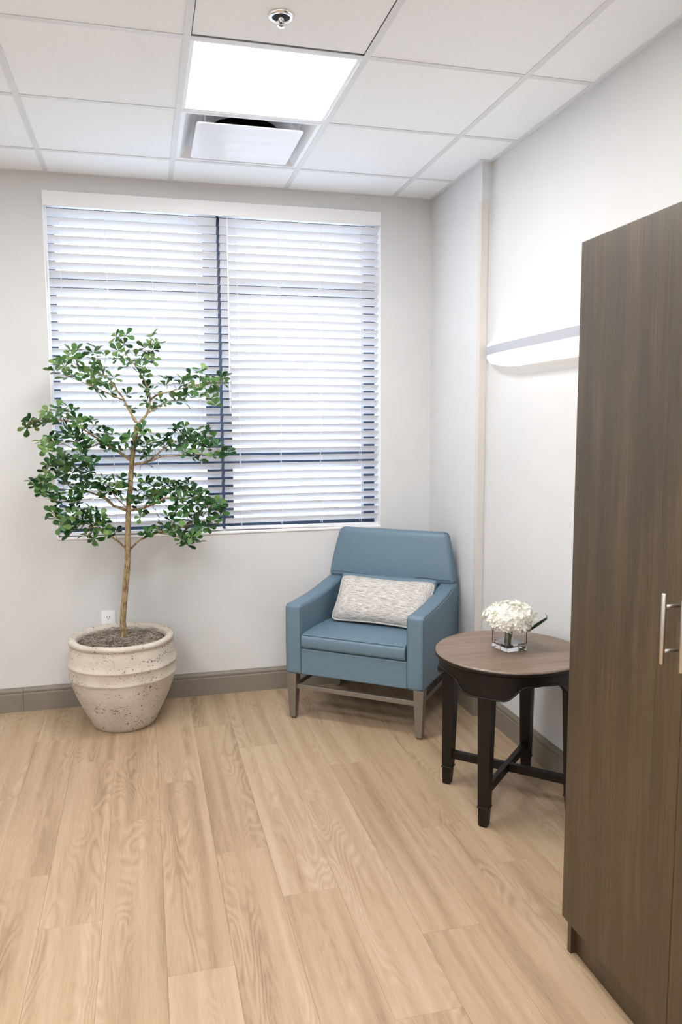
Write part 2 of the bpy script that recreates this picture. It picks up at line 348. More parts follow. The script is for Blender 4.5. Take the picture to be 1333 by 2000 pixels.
# ceiling : slab above, hung grid below
ceil = struct('ceiling', bxm(((XL, YF, PL), (XR, YB, PL + 0.1))), 'slab', 'suspended ceiling of white tiles in a metal grid')
FW = 0.012
def gx(k): return GX + S * k
def gy(j): return GY + S * j
KX = [k for k in range(-4, 5) if XL < gx(k) < XR]; JY = [j for j in range(-9, 4) if YF < gy(j) < YB]
xs = [XL] + [gx(k) for k in KX] + [XR]; ys = [YF] + [gy(j) for j in JY] + [YB]
main_src = None
for k in KX:
    bm = bxm(((-FW, YF, -0.002), (FW, YB, 0.0)), ((-0.001, YF, 0.0), (0.001, YB, 0.035)))
    if main_src is None: main_src = obj('main_tee', bm, 'tee', ceil, loc=(gx(k), 0, H))
    else: bm.free(); inst(main_src, ceil, (gx(k), 0, H))
cross = {}
for j in JY:
    for a, b in zip(xs[:-1], xs[1:]):
        a2, b2 = a + (FW if a != XL else 0), b - (FW if b != XR else 0)
        w = round(b2 - a2, 4)
        if w not in cross: cross[w] = obj('cross_tee', bxm(((-w / 2, -FW, -0.0016), (w / 2, FW, 0.0)), ((-w / 2, -0.001, 0), (w / 2, 0.001, 0.03))), 'tee', ceil, loc=((a2 + b2) / 2, gy(j), H))
        else: inst(cross[w], ceil, ((a2 + b2) / 2, gy(j), H))
for a, b in (((XL, YB - 0.022, H - 0.002), (XP, YB, H)), ((XR - 0.022, YF, H - 0.002), (XR, YP, H)), ((XP - 0.022, YP - 0.022, H - 0.002), (XP, YB - 0.022, H)), ((XP, YP - 0.022, H - 0.002), (XR - 0.022, YP, H)), ((XL, YF, H - 0.002), (XL + 0.022, YB - 0.022, H))):
    obj('wall_angle', bxm((a, b)), 'tee', ceil)
LIGHTS = [(1, 0), (1, -3), (1, -6), (-2, -1), (-2, -4), (-2, -7)]      # (column k, row j) panel cells; only the first is seen, the rest are added
VENT = (1, 1); SPR = (1, -1)
tiles = {}
for yi in range(len(ys) - 1):
    for xi in range(len(xs) - 1):
        x0, x1, y0, y1 = xs[xi], xs[xi + 1], ys[yi], ys[yi + 1]
        k = round((x0 - GX) / S); j = round((y0 - GY) / S)
        if abs(x1 - x0 - S) < 1e-3 and abs(y1 - y0 - S) < 1e-3 and ((k, j) in LIGHTS or (k, j) == VENT): continue
        cx, cy, w, d = (x0 + x1) / 2, (y0 + y1) / 2, x1 - x0 - 0.008, y1 - y0 - 0.008
        if (k, j) == SPR and abs(x1 - x0 - S) < 1e-3:
            w = S - 2 * FW - 0.006; d = S - FW - 0.016; cy = y0 + 0.006 + d / 2
        key = (round(w, 3), round(d, 3))
        if key not in tiles: tiles[key] = obj('ceiling_tile', bxm(((-w / 2, -d / 2, 0.0006), (w / 2, d / 2, 0.016))), 'tile', ceil, loc=(cx, cy, H))
        else: inst(tiles[key], ceil, (cx, cy, H))

# window frame and glass
win = sempty('window_1', 'dark metal framed window behind the blinds')
F0, F1 = 4.402, 4.462
for a, b, m in (((WX0, F0, WZ0), (-0.413, F1, WZ1), 'frame'), ((1.263, F0, WZ0), (WX1, F1, WZ1), 'frame'), ((0.386, F0 - 0.006, WZ0), (0.458, F1, WZ1), 'frame'),
                ((0.350, F0 + 0.006, WZ0), (0.386, F1, WZ1), 'frame2'), ((0.458, F0 + 0.006, WZ0), (0.494, F1, WZ1), 'frame2'),
                ((-0.413, F0, 2.600), (0.35, F1, WZ1), 'frame'), ((0.494, F0, 2.600), (1.263, F1, WZ1), 'frame'),
                ((-0.413, F0, 2.222), (0.35, F1, 2.300), 'frame'), ((0.494, F0, 2.222), (1.263, F1, 2.300), 'frame'),
                ((-0.413, F0, 1.296), (0.35, F1, 1.372), 'frame'), ((0.494, F0, 1.296), (1.263, F1, 1.372), 'frame'),
                ((-0.413, F0, WZ0), (0.35, F1, 0.985), 'frame'), ((0.494, F0, WZ0), (1.263, F1, 0.985), 'frame')):
    obj('window_frame', bxm((a, b)), m, win, bevel=0.002)
for x0, x1 in ((-0.413, 0.35), (0.494, 1.263)):
    for z0, z1 in ((0.985, 1.296), (1.372, 2.222), (2.300, 2.600)):
        obj('pane', bxm(((x0, 4.434, z0), (x1, 4.440, z1))), 'pane', win)
obj('window_sill', bxm(((WX0, YB - 0.006, WZ0), (WX1, F0, WZ0 + 0.014))), 'white', win, bevel=0.003)
obj('window_reveal', bxm(((WX0, YB - 0.0015, WZ0 + 0.014), (WX0 + 0.006, F0, WZ1))), 'white', win)
obj('window_reveal', bxm(((WX1 - 0.006, YB - 0.0015, WZ0 + 0.014), (WX1, F0, WZ1))), 'white', win)
# ground outside
struct('ground', bxm(((-40, YB + WT + 0.02, -0.6), (40, 90, -0.45))), 'outside', 'pale ground outside the window')

# ================================================================== CEILING FITTINGS
def ceiling_light(k, j, label):
    t = thing('ceiling_light', label, 'ceiling light', (gx(k) + S / 2, gy(j) + S / 2, H), group='ceiling panel lights')
    o, i = S / 2 - FW, S / 2 - FW - 0.014
    bm = bxm(((-o, -o, 0), (o, -i, 0.02)), ((-o, i, 0), (o, o, 0.02)), ((-o, -i, 0), (-i, i, 0.02)), ((i, -i, 0), (o, i, 0.02)))
    obj('frame', bm, 'white', t)
    obj('diffuser', bxm(((-i, -i, 0.003), (i, i, 0.009))), 'panel', t)
    obj('housing', bxm(((-o, -o, 0.0205), (o, o, 0.05))), 'tee', t)
    return t
ceiling_light(1, 0, 'square glowing ceiling panel light between the sprinkler tile and the air vent')
ceiling_light(1, -3, 'unseen ceiling panel light added for fill over the floor in front of the wardrobe')  # this and the panels below are added out of view to brighten the room
ceiling_light(1, -6, 'unseen ceiling panel light added for fill close to the wall that faces the window')
ceiling_light(-2, -1, 'unseen ceiling panel light added for fill over the floor between the potted tree and the open room')
ceiling_light(-2, -4, 'unseen ceiling panel light added for fill over the open floor opposite the wardrobe')
ceiling_light(-2, -7, 'unseen ceiling panel light added for fill in the corner farthest from the armchair')

def rrect(w, d, r, n=5):
    P = []
    for cx, cy, a0 in ((w - r, d - r, 0), (-w + r, d - r, PI / 2), (-w + r, -d + r, PI), (w - r, -d + r, 1.5 * PI)):
        for q in range(n + 1): P.append((cx + r * math.cos(a0 + q * PI / 2 / n), cy + r * math.sin(a0 + q * PI / 2 / n)))
    return P
v = thing('air_vent', 'white square plaque air diffuser in the ceiling beside the panel light', 'air vent', (gx(1) + S / 2, gy(1) + S / 2, H))
bm = nb(); o = S / 2 - FW
def sq(r, z): return [bm.verts.new((sx * r, sy * r, z)) for sx, sy in ((-1, -1), (1, -1), (1, 1), (-1, 1))]
R0, R1, R2, R3 = sq(o, 0), sq(o - 0.018, 0.0005), sq(o - 0.060, 0.046), sq(o - 0.085, 0.055)
for A, B in ((R0, R1), (R1, R2), (R2, R3)):
    for i in range(4): bm.faces.new((A[i], A[(i + 1) % 4], B[(i + 1) % 4], B[i]))
# flat top with round neck
seg = 48; rn = 0.148; ring = [bm.verts.new((rn * math.cos(2 * PI * i / seg), rn * math.sin(2 * PI * i / seg), 0.055)) for i in range(seg)]
q = o - 0.085
outer = []
for i in range(seg):
    a = 2 * PI * i / seg; c, s = math.cos(a), math.sin(a); m_ = max(abs(c), abs(s)); outer.append(bm.verts.new((q * c / m_, q * s / m_, 0.055)))
for i in range(seg): bm.faces.new((outer[i], outer[(i + 1) % seg], ring[(i + 1) % seg], ring[i]))
pan = obj('pan', bm, 'pan', v)
bm = nb(); lathe(bm, [(rn, 0.053), (rn, 0.30)], 40, cap=False); obj('duct', bm, 'duct', v, smooth=True)
bm = nb(); lathe(bm, [(0.001, 0.30), (rn, 0.3005)], 40); obj('duct_end', bm, 'duct', v)
bm = nb(); prism(bm, rrect(0.2275, 0.2225, 0.016), 2, -0.012, -0.006); obj('plaque', bm, 'pan', v, bevel=0.002)
for sx in (-1, 1):
    for sy in (-1, 1):
        bm = nb(); tube(bm, [(sx * 0.19, sy * 0.19, -0.006), (sx * 0.19, sy * 0.19, 0.056)], 0.004); obj('hanger', bm, 'pan', v)

sp = thing('fire_sprinkler', 'chrome recessed fire sprinkler in a ceiling tile', 'sprinkler', (0.459, 2.519, H))
bm = nb(); lathe(bm, [(0.040, 0.0), (0.040, -0.003), (0.037, -0.007), (0.030, -0.009), (0.0275, -0.007), (0.0275, 0.0)], 40, cap=False); obj('escutcheon', bm, 'chrome', sp, smooth=True)
bm = nb(); lathe(bm, [(0.0275, -0.006), (0.026, 0.0004)], 32); obj('cup', bm, 'dark', sp)
bm = nb(); lathe(bm, [(0.008, 0.0), (0.008, -0.012), (0.005, -0.014), (0.004, -0.026), (0.006, -0.028)], 16); obj('stem', bm, 'chrome', sp, smooth=True)
for s in (-1, 1):
    bm = nb(); tube(bm, [(s * 0.007, 0, -0.008), (s * 0.010, 0, -0.018), (s * 0.004, 0, -0.030)], 0.0018, 6); obj('arm', bm, 'chrome', sp)
bm = nb(); lathe(bm, [(0.003, -0.031), (0.012, -0.030), (0.012, -0.0315), (0.004, -0.034), (0.002, -0.037)], 20); obj('deflector', bm, 'chrome', sp, smooth=False)

# ================================================================== BLINDS
PITCH, TILT = 0.0437, math.radians(41.0)
SY = YB + 0.042
def blind(label, x0, x1, cords, wand, zrail, tilt_rail, zw):
    t = thing('window_blind', label, 'blind', (x0, SY, 0.93), 0, 'window blinds')
    w = x1 - x0; zo = -0.93
    src = obj('slat', bxm(((0, -0.025, -0.0014), (w, 0.025, 0.0014))), 'slat', t, bevel=0.0012, seg=1)
    src.location = (0, 0, 2.596 + zo); src.rotation_euler = (-TILT, 0, 0)
    for i in range(1, 38):
        o = inst(src, t, (0, 0, 2.596 - PITCH * i + zo), (-TILT + rnd.uniform(-0.03, 0.03), 0, 0))
    obj('bottom_rail', bxm(((0, -0.026, -0.007), (w, 0.026, 0.007))), 'slat', t, bevel=0.003, loc=(0, 0, zrail + zo), rot=(0, -tilt_rail, 0))
    obj('headrail', bxm(((0, -0.026, 2.628 + zo), (w, 0.03, 2.690 + zo))), 'white', t)
    for c in cords:
        bm = nb()
        for dy in (-0.0195, 0.0195): tube(bm, [(c - x0, dy, 2.63 + zo), (c - x0, dy, zrail + 0.01 + zo)], 0.0011, 5)
        obj('ladder_cord', bm, 'cord', t)
    bm = nb(); tube(bm, [(wand - x0, -0.0305, 2.625 + zo), (wand - x0 - 0.001, -0.0315, 2.590 + zo), (wand - x0 - 0.004, -0.0315, zw + zo)], [0.002, 0.0042, 0.0042], 6); obj('tilt_wand', bm, 'white', t)
    return t
blind('white slatted window blind partly behind the potted tree', -0.445, 0.4205, (-0.38, -0.152, 0.079, 0.312), -0.437, 0.9375, 0.0, 1.625)
blind('white slatted window blind above the armchair', 0.4365, 1.3275, (0.527, 0.757, 0.991, 1.223), 0.477, 0.9395, -0.009, 1.586)
tag(obj('blind_valance', bxm(((WX0 + 0.001, YB - 0.010, 2.617), (WX1 - 0.001, YB + 0.004, 2.691))), 'white', bevel=0.002), 'flat white valance board across the top of both window blinds', 'valance')

# ================================================================== OUTLET
ot = thing('wall_outlet', 'white electrical wall outlet low on the window wall behind the pot', 'outlet', (-0.212, YB, 0.40))
bm = nb(); prism(bm, rrect(0.036, 0.0585, 0.004), 1, -0.006, 0.0)
for vv in bm.verts: vv.co.z += 0.0585
obj('plate', bm, 'plastic', ot, bevel=0.0015)
for zc in (0.078, 0.039):
    bm = nb(); prism(bm, [(0.0165 * math.cos(a * PI / 12), zc + max(-0.0135, min(0.0135, 0.0165 * math.sin(a * PI / 12)))) for a in range(24)], 1, -0.0075, -0.006)
    f = obj('receptacle', bm, 'plastic', ot)
    for a in (-0.0065, 0.0065): obj('slot', bxm(((a - 0.0013, -0.0079, zc), (a + 0.0013, -0.0073, zc + 0.008))), 'dark', f)
    bm = nb(); prism(bm, [(0.0026 * math.cos(q * PI / 6), zc - 0.006 + 0.0026 * math.sin(q * PI / 6)) for q in range(12)], 1, -0.0079, -0.0073); obj('slot', bm, 'dark', f)

# ================================================================== WALL LAMP over the table
wl = thing('wall_lamp', 'long rounded wall light fixture glowing above the side table', 'wall lamp', (XR, 3.565, 1.84))
Ls, n = 1.25, 14
def lamp_sections():
    for i in range(n + 1 + 1):
        s = 0.38 * (1 - math.cos(PI / 2 * min(i, n) / n)) if i <= n else Ls
        t = math.sqrt(max(0, 1 - (1 - min(1, s / 0.38)) ** 2)); yield s, t
def strip(prof, name, m, smooth=True):
    """prof(t) -> open polyline (x from wall, z) ; swept along -y"""
    bm = nb(); prev = None
    for s, t in lamp_sections():
        row = [bm.verts.new((-d, -s, z)) for d, z in prof(t)]
        if prev:
            for a in range(len(row) - 1): bm.faces.new((prev[a], prev[a + 1], row[a + 1], row[a]))
        else: bm.faces.new(row)
        prev = row
    bm.faces.new(prev[::-1]); return obj(name, bm, m, wl, smooth=False)
def dep(t): return 0.026 + 0.064 * t
def low(t):
    d = dep(t); zb = -0.005 - 0.060 * t
    return [(0.0, zb * 0.9), (d * 0.35, zb), (d * 0.7, zb * 0.93 + 0.0), (d * 0.92, zb * 0.55), (d, 0.002), (0.0, 0.002)]
def bandp(t): d = dep(t); return [(0, 0.0022), (d + 0.002, 0.0022), (d + 0.002, 0.042), (0, 0.042)]
def topp(t): d = dep(t); return [(0, 0.0422), (d, 0.0422), (d * 0.85, 0.058 + 0.006 * t), (d * 0.4, 0.063 + 0.010 * t), (0, 0.063 + 0.010 * t)]
strip(low, 'lower_lens', 'lamp'); strip(bandp, 'metal_band', 'alu'); strip(topp, 'upper_lens', 'lamp')
obj('end_cap', bxm(((-0.03, 0.0, -0.008), (-0.001, 0.004, 0.062))), 'white', wl, bevel=0.001)
obj('end_slot', bxm(((-0.0300, -0.003, 0.004), (-0.0285, 0.0, 0.040))), 'dark', wl)

# ================================================================== ARMCHAIR
CH = Vector((0.9655, 3.5805, 0)); CR = math.radians(-38.7)
ch = thing('armchair', 'blue-grey leather armchair with metal legs in the corner by the window', 'armchair', CH, CR)
def loft(secs, bulge=0.0, nf=9):
    """secs: (z, half width, front v, rear v)"""
    bm = nb(); rings = []
    for z, hw, vf, vr in secs:
        row = [bm.verts.new((hw * (2 * i / (nf - 1) - 1), vf - bulge * (1 - (2 * i / (nf - 1) - 1) ** 4), z)) for i in range(nf)]
        row += [bm.verts.new((hw, vr, z)), bm.verts.new((-hw, vr, z))]; rings.append(row)
    n = len(rings[0])
    for a, b in zip(rings[:-1], rings[1:]):
        for i in range(n): bm.faces.new((a[i], a[(i + 1) % n], b[(i + 1) % n], b[i]))
    bm.faces.new(rings[0][::-1]); bm.faces.new(rings[-1]); return bm
ARM = [(0.0, 0.243), (-0.003, 0.43), (0.0, 0.610), (0.12, 0.614), (0.25, 0.622), (0.38, 0.638), (0.49, 0.660), (0.56, 0.672), (0.604, 0.672), (0.606, 0.45), (0.604, 0.247), (0.30, 0.243)]
for s in (-1, 1):
    bm = nb(); a, b = (0.281, 0.374) if s > 0 else (-0.374, -0.281)
    prism(bm, ARM, 0, a, b); ar = obj('arm', bm, 'leather', ch, bevel=0.020, seg=4)
    for u_, in ((0.3682,), (0.2868,)):
        pts = [(s * u_, v_, z_) for v_, z_ in ((0.0055, 0.262), (0.0030, 0.43), (0.0055, 0.590), (0.016, 0.6045), (0.12, 0.6082), (0.25, 0.6162), (0.38, 0.6322), (0.47, 0.6505))]
        if u_ < 0.3: pts = pts[:4]
        bm = nb(); tube(bm, pts, 0.0016, 6); obj('seam', bm, 'seam', ar)
obj('seat_base', bxm(((-0.286, 0.006, 0.247), (0.286, 0.585, 0.384))), 'leather', ch, bevel=0.008, seg=3)
bm = nb(); prism(bm, [(0.006, 0.386), (-0.007, 0.396), (-0.011, 0.424), (-0.007, 0.449), (0.010, 0.462), (0.12, 0.4685), (0.28, 0.468), (0.43, 0.458), (0.44, 0.42), (0.43, 0.387)], 0, -0.2795, 0.2795)
sc_ = obj('seat_cushion', bm, 'leather', ch, bevel=0.013, seg=4)
bm = nb(); tube(bm, [(-0.268, -0.0005, 0.4555), (-0.1, -0.001, 0.4565), (0.1, -0.001, 0.4565), (0.268, -0.0005, 0.4555)], 0.0018, 6); obj('seam', bm, 'seam', sc_)
obj('lumbar_cushion', loft([(0.42, 0.279, 0.400, 0.595), (0.55, 0.2795, 0.440, 0.598), (0.64, 0.279, 0.478, 0.600), (0.688, 0.275, 0.500, 0.600)], 0.012), 'leather', ch, bevel=0.014, seg=3)
bk_ = obj('backrest', loft([(0.655, 0.364, 0.526, 0.603), (0.684, 0.367, 0.519, 0.606), (0.74, 0.358, 0.522, 0.607), (0.82, 0.342, 0.532, 0.608), (0.90, 0.324, 0.546, 0.608), (0.938, 0.315, 0.556, 0.606)], 0.014), 'leather', ch, bevel=0.024, seg=5)
for x0, x1 in ((-0.346, -0.12), (0.15, 0.346)):
    bm = nb(); tube(bm, [(x0 + (x1 - x0) * t / 6, 0.5185 - 0.014 * (1 - ((x0 + (x1 - x0) * t / 6) / 0.371) ** 4) + 0.0012, 0.690 + 0.003 * math.sin(t)) for t in range(7)], 0.0022, 6); obj('seam', bm, 'seam', bk_)
bm = nb(); tube(bm, [(0.299, 0.562, 0.934), (0.313, 0.575, 0.930), (0.321, 0.592, 0.908)], 0.002, 6); obj('seam', bm, 'seam', bk_)
def taper(x, y, z0, z1, w0, w1, dx=0, dy=0):
    bm = nb(); A = [bm.verts.new((x + dx + sx * w0 / 2, y + dy + sy * w0 / 2, z0)) for sx, sy in ((-1, -1), (1, -1), (1, 1), (-1, 1))]
    B = [bm.verts.new((x + sx * w1 / 2, y + sy * w1 / 2, z1)) for sx, sy in ((-1, -1), (1, -1), (1, 1), (-1, 1))]
    for i in range(4): bm.faces.new((A[i], A[(i + 1) % 4], B[(i + 1) % 4], B[i]))
    bm.faces.new(A[::-1]); bm.faces.new(B); return bm
for lx, ly, dx, dy in ((-0.343, 0.034, 0.0, -0.004), (0.343, 0.034, 0.0, -0.004), (-0.335, 0.572, 0, 0.004), (0.335, 0.572, 0, 0.004)):
    lg = obj('leg', taper(lx, ly, 0.010, 0.2465, 0.034, 0.054, dx, dy), 'legmetal', ch, bevel=0.003)
    bm = nb(); lathe(bm, [(0.013, 0.0), (0.014, 0.004), (0.008, 0.006), (0.008, 0.011)], 14, (lx + dx, ly + dy, 0)); obj('glide', bm, 'nickel', lg)
Z0, Z1 = 0.163, 0.187
for a, b in (((-0.322, 0.022, Z0), (0.322, 0.042, Z1)), ((-0.318, 0.566, Z0), (0.318, 0.582, Z1)), ((-0.350, 0.052, Z0), (-0.332, 0.552, Z1)), ((0.332, 0.052, Z0), (0.350, 0.552, Z1))):
    obj('stretcher', bxm((a, b)), 'legmetal', ch, bevel=0.002)

# pillow leaning on the chair
cr, sr = math.cos(CR), math.sin(CR)
def chw(u, v, z): return Vector((CH.x + u * cr - v * sr, CH.y + u * sr + v * cr, z))
pw = bpy.data.objects.new('throw_pillow', None); C.objects.link(pw)
tag(pw, 'oatmeal woven lumbar pillow with piped edge resting on the blue armchair', 'pillow')
pw.location = chw(0.030, 0.338, 0.584); pw.rotation_euler = (Matrix.Rotation(CR, 3, 'Z') @ Matrix.Rotation(math.radians(-37), 3, 'X') @ Matrix.Rotation(math.radians(0.5), 3, 'Y')).to_euler()
HW, HH, TH = 0.266, 0.134, 0.055
def prim(a, b):   # pinched outline
    k = 1 - 0.075 * (a * b) ** 8
    x = k * a * HW * (1 - 0.045 * (1 - b * b) * abs(a)); z = k * b * HH * (1 - 0.10 * (1 - a * a) * abs(b)); return x, z
bm = nb(); NU, NV = 30, 18; front, back = {}, {}
for i in range(NU + 1):
    for j in range(NV + 1):
        a, b = math.sin((2 * i / NU - 1) * PI / 2 * 0.999), math.sin((2 * j / NV - 1) * PI / 2 * 0.999)
        x, z = prim(a, b); t = TH * (max(0, 1 - a ** 6) * max(0, 1 - abs(b) ** 3.2)) ** 0.62
        wob = 1 + 0.05 * math.sin(5 * a + 1) * math.cos(4 * b)
        front[i, j] = bm.verts.new((x, -t * wob, z))
        back[i, j] = front[i, j] if (i in (0, NU) or j in (0, NV)) else bm.verts.new((x, t * wob, z))
for i in range(NU):
    for j in range(NV):
        bm.faces.new((front[i, j], front[i + 1, j], front[i + 1, j + 1], front[i, j + 1])); bm.faces.new((back[i, j], back[i, j + 1], back[i + 1, j + 1], back[i + 1, j]))
obj('cover', bm, 'linen', pw, smooth=True)
bm = nb(); ring = []
for q in range(64):
    w = q / 16; e = int(w); t = math.sin(((w - e) * 2 - 1) * PI / 2)
    a, b = ((t, -1), (1, t), (-t, 1), (-1, -t))[e]; x, z = prim(a, b); ring.append((x * 1.006, 0, z * 1.01))
ring.append(ring[0]); tube(bm, ring, 0.0052, 8, cap=False); obj('piping', bm, 'linen', pw, smooth=True)

# ================================================================== SIDE TABLE
tb = thing('side_table', 'round dark wood side table with crossed stretchers beside the wardrobe', 'table', (1.392, 2.745, 0))
bm = nb(); lathe(bm, [(0.05, 0.597), (0.270, 0.597), (0.286, 0.600), (0.294, 0.606), (0.2945, 0.612), (0.2925, 0.617), (0.289, 0.620), (0.287, 0.620), (0.10, 0.6201)], 96)
obj('table_top', bm, 'tabletop', tb, smooth=False)
bm = nb(); lathe(bm, [(0.2685, 0.5965), (0.284, 0.5965), (0.2945, 0.604), (0.2955, 0.610), (0.2952, 0.6145), (0.2935, 0.6145)], 96, cap=False); obj('edge_moulding', bm, 'espresso', tb, smooth=True)
def low_edge(a):
    d = abs((math.degrees(a) - 45 + 45) % 90 - 45)
    t = min(1, max(0, (d - 15) / 17)); t = t * t * (3 - 2 * t); return 0.503 + 0.055 * t + (0.004 * max(0, d - 32) / 13)
seg = 144; bm = nb(); O, I, Ot, It = [], [], [], []
for i in range(seg):
    a = 2 * PI * i / seg; c, s = math.cos(a), math.sin(a); z = low_edge(a)
    O.append(bm.verts.new((0.279 * c, 0.279 * s, z))); I.append(bm.verts.new((0.259 * c, 0.259 * s, z)))
    Ot.append(bm.verts.new((0.279 * c, 0.279 * s, 0.5968))); It.append(bm.verts.new((0.259 * c, 0.259 * s, 0.5968)))
for i in range(seg):
    j = (i + 1) % seg
    bm.faces.new((O[i], O[j], Ot[j], Ot[i])); bm.faces.new((I[j], I[i], It[i], It[j])); bm.faces.new((I[i], I[j], O[j], O[i])); bm.faces.new((Ot[i], Ot[j], It[j], It[i]))
ap = obj('apron', bm, 'espresso', tb, smooth=False)
bm = nb(); tube(bm, [(0.280 * math.cos(2 * PI * i / seg), 0.280 * math.sin(2 * PI * i / seg), low_edge(2 * PI * i / seg) + 0.003) for i in range(seg + 1)], 0.0035, 6, cap=False); obj('bead', bm, 'espresso', ap, smooth=True)
for q in range(4):
    a = PI / 4 + q * PI / 2; c, s = math.cos(a), math.sin(a)
    bm = nb(); tube(bm, [(0.2792 * c, 0.2792 * s, 0.508), (0.2792 * c, 0.2792 * s, 0.596)], 0.0008, 5); obj('joint_line', bm, 'dark', ap)
    l_ = thing  # (legs face outwards)
    bm = nb()
    def ring4(z, w, r): return [bm.verts.new((r * c + (e1 * c - e2 * s) * w / 2, r * s + (e1 * s + e2 * c) * w / 2, z)) for e1, e2 in ((-1, -1), (1, -1), (1, 1), (-1, 1))]
    rs = [ring4(0.0, 0.028, 0.259), ring4(0.006, 0.033, 0.259), ring4(0.074, 0.038, 0.256), ring4(0.0745, 0.041, 0.256), ring4(0.5035, 0.054, 0.248), ring4(0.59, 0.054, 0.2305)]
    rs[-1] = rs[-1]
    for A, B in zip(rs[:-1], rs[1:]):
        for i in range(4): bm.faces.new((A[i], A[(i + 1) % 4], B[(i + 1) % 4], B[i]))
    bm.faces.new(rs[0][::-1]); bm.faces.new(rs[-1]); lg = obj('leg', bm, 'espresso', tb, bevel=0.002)
    bm = nb(); A = ring4(0.074, 0.0465, 0.256); B = ring4(0.079, 0.0465, 0.256)
    for i in range(4): bm.faces.new((A[i], A[(i + 1) % 4], B[(i + 1) % 4], B[i]))
    bm.faces.new(A[::-1]); bm.faces.new(B); obj('collar', bm, 'espresso', lg, bevel=0.0015)
for a, dz in ((PI / 4, 0), (-PI / 4, -0.0)):
    o = obj('stretcher', bxm(((-0.236, -0.011, 0.116), (0.236, 0.011, 0.150))) if dz == 0 and a > 0 else bxm(((-0.236, -0.011, 0.1162), (-0.0112, 0.011, 0.1498)), ((0.0112, -0.011, 0.1162), (0.236, 0.011, 0.1498))), 'espresso', tb, bevel=0.0015)
    o.rotation_euler = (0, 0, a)

# vase and flowers
VX, VY, VZ = 1.398, 2.757, 0.6202
vs = thing('glass_vase', 'square clear glass vase standing on the round side table', 'vase', (VX, VY, VZ), math.radians(11))
def vbox(bm, w, z, r=0.006):
    return [bm.verts.new((x, y, z)) for x, y in rrect(w, w, r, 3)]
bm = nb(); RR = [vbox(bm, 0.048, 0.0), vbox(bm, 0.0505, 0.002), vbox(bm, 0.0505, 0.088), vbox(bm, 0.0500, 0.0895), vbox(bm, 0.0468, 0.0895, 0.004), vbox(bm, 0.0462, 0.088, 0.004), vbox(bm, 0.0462, 0.018, 0.004)]
for A, B in zip(RR[:-1], RR[1:]):
    for i in range(len(A)): bm.faces.new((A[i], A[(i + 1) % len(A)], B[(i + 1) % len(A)], B[i]))
bm.faces.new(RR[0][::-1]); bm.faces.new(RR[-1]); obj('vessel', bm, 'glass', vs)
bm = nb(); A, B = vbox(bm, 0.0460, 0.0182, 0.004), vbox(bm, 0.0460, 0.030, 0.004)
for i in range(len(A)): bm.faces.new((A[i], A[(i + 1) % len(A)], B[(i + 1) % len(A)], B[i]))
bm.faces.new(A[::-1]); bm.faces.new(B); obj('water', bm, 'water', vs)
fb = thing('hydrangea_bouquet', 'creamy white hydrangea bouquet with one dark leaf in the glass vase', 'flowers', (VX, VY, VZ + 0.0185))
rf = random.Random(3)
FC = Vector((-0.003, -0.002, 0.112)); FR = (0.100, 0.100, 0.060)
bm = nb()
for i in range(16):
    pass
bmesh.ops.create_icosphere(bm, subdivisions=3, radius=1.0)
for v_ in bm.verts:
    k = 0.86 + 0.05 * math.sin(9 * v_.co.x) * math.cos(8 * v_.co.y + 1); v_.co = FC + Vector((v_.co.x * FR[0] * k, v_.co.y * FR[1] * k, v_.co.z * FR[2] * k))
obj('flower_core', bm, 'petal', fb, smooth=True)
bm = nb(); NF = 260
for i in range(NF):
    z = 1 - 1.72 * (i + 0.5) / NF; r = math.sqrt(max(0, 1 - z * z)); a = i * 2.39996
    n = Vector((r * math.cos(a), r * math.sin(a), z)); k = rf.uniform(0.86, 1.03)
    p = FC + Vector((n.x * FR[0] * k, n.y * FR[1] * k, n.z * FR[2] * k))
    n = (n + Vector((rf.gauss(0, .28), rf.gauss(0, .28), rf.gauss(0, .28)))).normalized()
    t1 = n.orthogonal().normalized(); t2 = n.cross(t1); sp_ = rf.uniform(0, 1.6); sz = rf.uniform(0.011, 0.0155)
    for q in range(4):
        th = sp_ + q * PI / 2; d = t1 * math.cos(th) + t2 * math.sin(th); e = n.cross(d)
        P = [p, p + d * sz * 0.55 + e * sz * 0.48 + n * sz * 0.18, p + d * sz * 1.05 + e * sz * 0.25 + n * sz * 0.30, p + d * sz * 1.05 - e * sz * 0.25 + n * sz * 0.26, p + d * sz * 0.55 - e * sz * 0.48 + n * sz * 0.15, p + d * sz * 0.6 + n * sz * 0.05]
        V_ = [bm.verts.new(x) for x in P]
        for f in ((0, 1, 5), (1, 2, 5), (2, 3, 5), (3, 4, 5), (4, 0, 5)): bm.faces.new([V_[g] for g in f])
fh = obj('flower_head', bm, 'petal', fb); fh['kind'] = 'stuff'
for i in range(7):
    a = i * 0.9; bm = nb(); r0, r1 = 0.009, 0.012
    tube(bm, [(-0.012 + r0 * math.cos(a), -0.006 + r0 * math.sin(a), 0.001), (-0.006 + r0 * 0.9 * math.cos(a + .3), r0 * 0.9 * math.sin(a + .3), 0.028), (0.002 + r1 * math.cos(a + .6), r1 * math.sin(a + .6), 0.070)], 0.0038, 6); obj('stem', bm, 'stem', fb, smooth=True)
bm = nb()
rows = [((0.030, -0.030, 0.040), 0.008), ((0.060, -0.050, 0.052), 0.013), ((0.092, -0.072, 0.082), 0.014), ((0.116, -0.082, 0.101), 0.009), ((0.118, -0.080, 0.112), 0.004), ((0.109, -0.078, 0.124), 0.0008)]
pr = None
